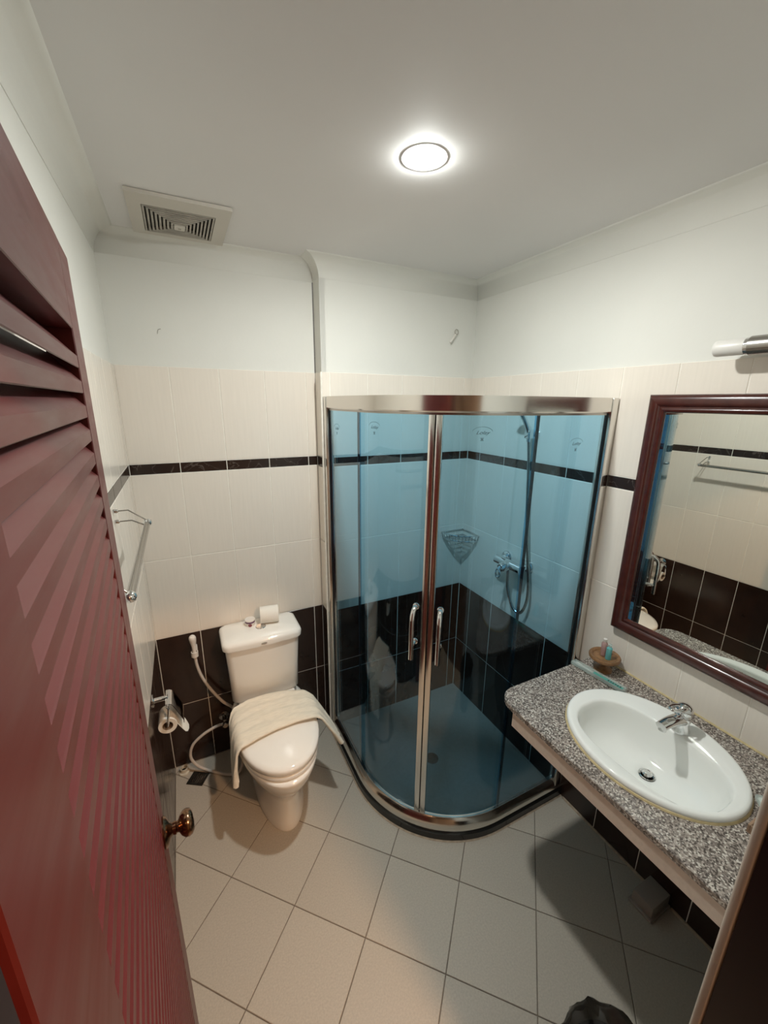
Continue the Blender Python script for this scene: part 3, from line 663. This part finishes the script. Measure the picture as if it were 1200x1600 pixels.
hd = [(XR-.046, -.602, 1.715), (XR-.052, -.601, 1.76), (XR-.075, -.597, 1.81), (XR-.105, -.592, 1.855), (XR-.125, -.589, 1.880)]
MB().tube(spline(hd, 5), [.010]*5+[.012]*11+[.013]*5, 14).build('handle', M['chrome'], hs, smooth=True)
MB().lathe([(.012, 0), (.030, .010), (.040, .024), (.040, .030), (0, .031)], (XR-.118, -.590, 1.888), (-.75, 0, -.66), 26).build('spray_face', M['steel_brushed'], hs, smooth=True)
MB().tube(spline([(XR-.046, -.602, 1.72), (XR-.040, -.612, 1.6), (XR-.035, -.625, 1.40), (XR-.032, -.650, 1.20), (XR-.032, -.680, 1.03), (XR-.035, -.685, .92), (XR-.04, -.655, .845), (XR-.05, -.61, .86), (XR-.06, -.575, .95), (XR-.060, -.565, 1.034)], 8), .0075, 10).build('hose', M['steel_brushed'], hs, smooth=True)
# corner wire basket
wbk = thing('corner_basket', (XR, YS, 1.1), 'small triangular chrome wire basket in the shower corner', 'wire basket')
K = .155
def corner_pts(z, k=K, n=12): return [(XR-.004-k*math.cos(t), YS-.004-k*math.sin(t), z) for t in [PI/2*i/n for i in range(n+1)]]
def tri(z, k): return [(XR-.004, YS-.004, z)]+corner_pts(z, k)+[(XR-.004, YS-.004, z)]
MB().tube(tri(1.135, K), .0042, 8).build('top_rim', M['chrome'], wbk, smooth=True)
MB().tube(tri(1.100, K*.94), .0035, 8).build('base_rim', M['chrome'], wbk, smooth=True)
b = MB()
for i in range(1, 9):
    f = i/9*K*.92; q = math.sqrt(max(0, (K*.94)**2-f**2))
    b.tube([(XR-.004-f, YS-.005, 1.10), (XR-.004-f, YS-.004-q, 1.10)], .0019, 5).tube([(XR-.005, YS-.004-f, 1.10), (XR-.004-q, YS-.004-f, 1.10)], .0019, 5)
for i in range(0, 13):
    t = PI/2*i/12; b.tube([(XR-.005-K*math.cos(t)*.99, YS-.005-K*math.sin(t)*.99, 1.135), (XR-.005-K*.94*math.cos(t), YS-.005-K*.94*math.sin(t), 1.10)], .0019, 5)
b.build('wires', M['chrome'], wbk, smooth=True, kind='stuff')
# anchor on the paint above the shower, tiny plastic
an = thing('wall_anchor', (1.60, YS+.006, 2.26), 'small pale plastic screw anchor stuck in the white wall above the shower', 'wall anchor')
ps_ = [(1.555, YS-.012, 2.198), (1.590, YS-.006, 2.240)]
MB().tube(ps_, [.0055, .0055], 10).build('sleeve', M['white_plastic'], an, smooth=True)
MB().tube([(1.598+.011*math.cos(t), YS-.002, 2.255+.013*math.sin(t)) for t in [2*PI*k/16 for k in range(17)]], .0022, 8).tube([(1.598, YS+.006, 2.245), (1.598, YS-.003, 2.245)], .002, 6).build('loop', M['vent_slat'], an, smooth=True)

# ------------------------------------------------------------------ mirror
MIRROR_SKEW = .0075
MY0, MY1, MZ0, MZ1, FWd = -1.815, -1.117, 1.018, 1.922, .060
mi = thing('mirror', (XR, (MY0+MY1)/2, MZ0), 'rectangular wall mirror in a dark red-brown moulded wooden frame over the washbasin', 'mirror')
prof = [(0, 0), (0, .020), (.004, .026), (.012, .029), (.030, .029), (.036, .026), (.040, .021), (.046, .021), (.050, .024), (.056, .022), (.060, .012), (.060, 0)]
def fpiece(c0, c1):
    # c0,c1 outer corners (y,z); inner direction by mitre
    (y0, z0), (y1, z1) = c0, c1; my, mz = (MY0+MY1)/2, (MZ0+MZ1)/2
    rings = []
    for (y, z_) in (c0, c1):
        sy = 1 if y < my else -1; sz = 1 if z_ < mz else -1
        rings.append([(XR-.0005-h, y+sy*o, z_+sz*o) for o, h in prof])
    return MB().loft(rings)
for c0, c1 in (((MY0, MZ0), (MY1, MZ0)), ((MY1, MZ0), (MY1, MZ1)), ((MY1, MZ1), (MY0, MZ1)), ((MY0, MZ1), (MY0, MZ0))):
    fpiece(c0, c1).build('frame_side', M['frame'], mi, smooth=True, angle=40)
MB().box(-.004, .004, -(MY1-MY0)/2+.052, (MY1-MY0)/2-.052, MZ0+.052, MZ1-.052, mtx=Matrix.Translation((XR-.009, (MY0+MY1)/2, 0)) @ Matrix.Rotation(MIRROR_SKEW, 4, 'Z')).build('mirror_glass', M['mirror'], mi)
# wall lamp above the mirror
wlp = thing('wall_lamp', (XR, -1.46, 2.05), 'brushed steel tube wall lamp with frosted glass ends above the mirror', 'lamp')
lx, lz = 1.652, 2.048
MB().tube([(lx, -1.400, lz), (lx, -1.555, lz)], .0255, 28).build('tube_body', M['steel_brushed'], wlp, smooth=True)
for s, y0 in ((1, -1.400), (-1, -1.555)):
    MB().lathe([(.023, 0), (.023, .010), (.020, .012)], (lx, y0, lz), (0, s, 0), 28).build('collar', M['chrome'], wlp, smooth=True)
    MB().lathe([(.0215, .008), (.0225, .012), (.0225, .078), (.021, .084), (.017, .087), (0, .088)], (lx, y0, lz), (0, s, 0), 28).build('glass_shade', M['frost'], wlp, smooth=True, angle=50)
MB().box(XR-.018, XR-.0065, -1.54, -1.40, 2.030, 2.066, bev=.004, seg=2).tube([(XR-.015, -1.469, lz), (lx, -1.469, lz)], .009, 12).build('bracket', M['steel_brushed'], wlp, smooth=True)

# ------------------------------------------------------------------ vanity counter
CZ = .845; CF = 1.167
vc = thing('vanity_counter', (XR, -1.45, .75), 'brown speckled granite counter with a plain beige apron under the mirror', 'counter')
def cpoly(z, o=0):
    out = [(XR-.001, YF+.001, z), (XR-.001, -1.062, z), ]
    r = .075; cx, cy = CF+r+o, -1.066-r-o
    out = [(XR-.001, YF+.001, z), (CF+o, YF+.001, z)]+[(cx+r*math.cos(t), cy+r*math.sin(t), z) for t in [PI-PI/2*k/10 for k in range(11)]]+[(XR-.001, -1.066-o, z)]
    return out
BC = (1.433, -1.4665)
b = MB(); hole = lambda z: sell(BC[0], BC[1], .190, .232, z, 64)
def ring_to_hole(z, outer):
    # bridge outer polygon to ellipse hole via bmesh triangle fill
    bm = bmesh.new(); ov = [bm.verts.new(p) for p in outer]; hv = [bm.verts.new(p) for p in hole(z)]
    es = [bm.edges.new((ov[i], ov[(i+1) % len(ov)])) for i in range(len(ov))]+[bm.edges.new((hv[i], hv[(i+1) % len(hv)])) for i in range(len(hv))]
    bmesh.ops.triangle_fill(bm, use_beauty=True, edges=es); bm.verts.index_update()
    r = ([v.co.copy() for v in bm.verts], [[v.index for v in f.verts] for f in bm.faces]); bm.free(); return r
b.add(*ring_to_hole(CZ, cpoly(CZ, .003))); b.add(*ring_to_hole(CZ-.022, cpoly(CZ-.022, .003)))
b.loft([cpoly(CZ, .003), cpoly(CZ-.003, 0), cpoly(CZ-.019, 0), cpoly(CZ-.022, .003)], False, False).loft([hole(CZ), hole(CZ-.022)], False, False)
gr = b.build('granite_top', M['granite'], vc)
b = MB(); b.box(CF+.005, CF+.017, YF+.001, -1.150, .764, CZ-.0225, bev=.001).box(CF+.0175, XR-.001, -1.162, -1.150, .764, CZ-.0225, bev=.001)
b.build('apron', M['apron'], vc)
MB().tube([(XR-.003, -1.07, CZ+.001), (XR-.003, YF, CZ+.001)], .0042, 6).build('wall_caulk', M['yellow_caulk'], vc)
# ------------------------------------------------------------------ washbasin
wbs = thing('washbasin', (BC[0], BC[1], CZ), 'white oval drop-in washbasin set in the granite counter', 'sink')
IC = (1.407, -1.478)
def inner(s, z, dx=0, dy=0, e=2.6): return sell(IC[0]+dx, IC[1]+dy, .136*s, .208*s, z, 72, e)
def outr(s, z): return sell(BC[0], BC[1], .212*s, .2535*s, z, 72)
b = MB()
b.loft([outr(.985, CZ+.0005), outr(1.0, CZ+.004), outr(1.0, CZ+.012), outr(.985, CZ+.019), outr(.96, CZ+.021), outr(.93, CZ+.0195),
        inner(1.045, CZ+.0185), inner(1.02, CZ+.017), inner(1.0, CZ+.012), inner(.985, CZ-.005), inner(.95, CZ-.04, .003), inner(.87, CZ-.075, .008), inner(.72, CZ-.100, .018, 0, 2.4), inner(.5, CZ-.114, .032, .003, 2.2), inner(.28, CZ-.120, .045, .006, 2.0), sell(1.458, -1.470, .026, .026, CZ-.1225, 72), sell(1.458, -1.470, .022, .022, CZ-.126, 72),
        sell(1.458, -1.470, .022, .022, CZ-.135, 72), inner(.34, CZ-.130, .045, .006, 2.0), inner(.76, CZ-.110, .018, 0, 2.4), inner(.92, CZ-.08, .008), inner(.99, CZ-.04, .003), inner(1.02, CZ-.010), inner(1.03, CZ+.000)], False, False)
b.build('bowl', M['basin'], wbs, smooth=True, angle=50)
MB().lathe([(.0235, 0), (.0245, .002), (.0215, .003), (.0165, -.003), (.0165, -.004)], (1.458, -1.470, CZ-.1225), seg=28, cap=False).build('drain_ring', M['chrome'], wbs, smooth=True)
MB().lathe([(.012, -.01), (.014, .004), (.0145, .008), (.010, .012), (0, .013)], (1.458, -1.470, CZ-.1245), seg=22).build('stopper', M['chrome'], wbs, smooth=True)
MB().lathe([(.0225, 0), (0, 0)], (1.458, -1.470, CZ-.1335), seg=22).build('well_shade', M['void_shade'], wbs)  # flat dark disc, shade of the drain hole put into its colour
b = MB(); rg = []
for k in range(73):
    t = 2*PI*k/72; c, s = math.cos(t), math.sin(t)
    rg.append([(BC[0]+(.208+o)*c, BC[1]+(.249+o)*s, CZ+h) for o, h in ((0, .0002), (.0085, .0002), (.006, .005), (.003, .006))])
b.loft(rg, False, False).build('sealant_ring', M['yellow_caulk'], wbs, smooth=True)
# faucet
FX, FY, FZ = 1.573, -1.481, CZ+.0195
ft = thing('basin_faucet', (FX, FY, FZ), 'chrome single-lever faucet on the back rim of the washbasin', 'tap')
MB().lathe([(.0265, 0), (.027, .004), (.0235, .010), (.0215, .030), (.0225, .052), (.0225, .060), (.018, .066)], (FX, FY, FZ), (-.06, 0, 1), 28).build('body', M['chrome'], ft, smooth=True, angle=50)
sp_ = spline([(FX+.006, FY, FZ+.038), (FX-.03, FY, FZ+.050), (FX-.07, FY+.002, FZ+.056), (FX-.112, FY+.004, FZ+.054)], 6)
b = MB(); b.tube(sp_, [.0215-.0045*i/18 for i in range(19)], 18, flat=[.9-.22*i/18 for i in range(19)]).lathe([(.0115, 0), (.012, -.012), (.0095, -.013), (.0095, -.008), (0, -.008)], (FX-.100, FY+.004, FZ+.048), (.12, 0, 1), 18)
b.build('spout', M['chrome'], ft, smooth=True, angle=50)
b = MB(); b.lathe([(.0225, 0), (.0245, .004), (.0245, .016), (.019, .025), (.009, .029), (0, .030)], (FX, FY, FZ+.067), (-.12, 0, 1), 26)
b.tube(spline([(FX-.006, FY-.010, FZ+.090), (FX-.03, FY-.014, FZ+.098), (FX-.058, FY-.010, FZ+.100), (FX-.070, FY+.004, FZ+.100), (FX-.058, FY+.016, FZ+.098), (FX-.03, FY+.016, FZ+.094), (FX-.006, FY+.010, FZ+.088)], 5), .0048, 10)
b.build('lever', M['chrome'], ft, smooth=True, angle=50)

# ------------------------------------------------------------------ small things on the counter
SX, SY = 1.652, -1.148
sd = thing('soap_dish', (SX, SY, CZ), 'round wooden pedestal dish on the granite counter by the wall', 'dish')
MB().lathe([(.034, 0), (.034, .006), (.022, .011), (.011, .020), (.010, .040), (.018, .048)], (SX, SY, CZ+.0005), seg=28).build('pedestal', M['wood'], sd, smooth=True)
MB().lathe([(.018, .047), (.045, .050), (.057, .055), (.0585, .064), (.055, .069), (.048, .067), (.043, .060), (0, .058)], (SX, SY, CZ+.0005), seg=36).build('dish_top', M['wood'], sd, smooth=True, angle=50)
def bottle(loc, h, r, m_, label, tilt):
    t = thing('toiletry_bottle', loc, label, 'bottle', 'small bottles in the wooden dish')
    ax = Vector((tilt, 0, 1)).normalized()
    MB().lathe([(r*.9, 0), (r, .003), (r, h*.72), (r*.55, h*.82)], loc, ax, 16).build('body', m_, t, smooth=True)
    MB().lathe([(r*.55, 0), (r*.6, .001), (r*.6, h*.16), (0, h*.165)], Vector(loc)+ax*h*.82, ax, 14).build('cap', M['clear'] if m_ is M['tealgel'] else M['white_plastic'], t, smooth=True)
bottle((SX+.004, SY+.010, CZ+.061), .075, .0115, M['pinkgel'], 'pink-tinted little bottle standing in the wooden dish', -.02)
bottle((SX-.004, SY-.016, CZ+.061), .066, .0110, M['tealgel'], 'teal little bottle standing in front in the wooden dish', .03)
tb = thing('toothbrush_packet', (1.60, -1.17, CZ), 'long clear and teal toothbrush packet lying on the counter beside the wooden dish', 'toothbrush packet')
tm = Matrix.Translation((1.588, -1.172, CZ+.0005)) @ Matrix.Rotation(math.radians(-86), 4, 'Z') @ Matrix.Rotation(math.radians(-1.5), 4, 'Y')
MB().box(-.108, .108, -.016, .016, .003, .017, bev=.003, seg=2, mtx=tm).build('wrapper', M['clear'], tb, smooth=True)
MB().box(-.012, .104, -.0135, .0, .0175, .0182, mtx=tm).build('printed_stripe', M['teal_print'], tb)
b = MB()
for k in range(6): b.box(.046+k*.009, .051+k*.009, -.011+.0015*(k % 2), -.003, .0183, .0188, mtx=tm)
b.build('printed_marks', M['dark_print'], tb, kind='stuff')
MB().tube([tm @ Vector((-.09, .003, .009)), tm @ Vector((.09, .002, .009))], .003, 8).box(-.095, -.07, -.005, .005, .006, .014, mtx=tm).build('toothbrush', M['white_plastic'], tb)
wt = thing('wooden_tray', (1.44, -1.80, CZ), 'brown wooden tray at the far right end of the counter behind the door frame', 'tray')
b = MB(); b.box(1.392, 1.56, -1.870, -1.738, CZ+.0005, CZ+.006).box(1.392, 1.56, -1.744, -1.738, CZ+.006, CZ+.024, bev=.001).box(1.392, 1.398, -1.870, -1.744, CZ+.006, CZ+.024, bev=.001).box(1.554, 1.56, -1.870, -1.744, CZ+.006, CZ+.024, bev=.001).box(1.398, 1.554, -1.870, -1.864, CZ+.006, CZ+.024, bev=.001)
b.build('tray_body', M['traywood'], wt)
pk = thing('tissue_packet', (1.50, -1.77, CZ+.02), 'pale plastic packet lying on the wooden tray at the end of the counter', 'packet')
tm = Matrix.Translation((1.515, -1.762, CZ+.031)) @ Matrix.Rotation(math.radians(-48), 4, 'Z')
MB().box(-.055, .055, -.018, .018, -.006, .010, bev=.004, seg=2, mtx=tm).build('wrapper', M['clear'], pk, smooth=True)
MB().box(-.05, .05, -.014, .014, -.004, .007, bev=.003, mtx=tm).build('contents', M['white_plastic'], pk, smooth=True)
pc = MB().box(1.612, XR-.001, -1.518, -1.440, .0005, .058, bev=.004, seg=2).box(1.600, XR-.001, -1.526, -1.434, .0005, .012, bev=.003).build('pipe_cover', M['cover'], smooth=True)
tag(pc, 'small beige box covering a pipe on the floor under the counter', 'pipe cover')
# bin with black liner
BX, BY = 1.006, -1.742
wb_ = thing('waste_bin', (BX, BY, 0), 'waste bin with a crumpled translucent black liner on the floor by the doorway', 'bin')
MB().lathe([(.080, 0), (.082, .004), (.100, .255), (.103, .258), (.100, .262), (.097, .256), (.078, .006), (0, .006)], (BX, BY, .001), seg=36).build('bucket', M['bin'], wb_, smooth=True)
b = MB(); rg = []; n = 56
for i, (r, z_) in enumerate([(.1055, .13), (.107, .20), (.118, .262), (.126, .284), (.122, .306), (.106, .317), (.086, .308), (.066, .288), (.050, .262), (.03, .235)]):
    ring = []
    for k in range(n):
        t = 2*PI*k/n; am = .25 if i < 2 else 1.0
        w_ = am*(.0045*math.sin(5*t+i*.7)+.003*math.sin(11*t-i)+.002*math.sin(17*t+2*i)); dz = am*(.008*math.sin(3*t+.9+i*.2)+.005*math.sin(7*t-i*.5)) if 1 < i else 0
        ring.append((BX+(r+max(w_, -.002) if i < 3 else BX*0+r+w_)*math.cos(t), BY+(r+max(w_, -.002) if i < 3 else r+w_)*math.sin(t), z_+dz))
    rg.append(ring)
b.loft(rg, False, True).build('liner', M['bag'], wb_, smooth=True, angle=50)
# small dark mark and nail-hole stains are left as paint wear on the back wall
sk = MB().tube(spline([(.172, .0045, 2.150), (.176, .0040, 2.166), (.186, .0045, 2.170)], 4), .0012, 5).build('trim_10', M['vent_slat'], kind='structure')

for o in bpy.data.objects:
    if '_loc' in o: del o['_loc']
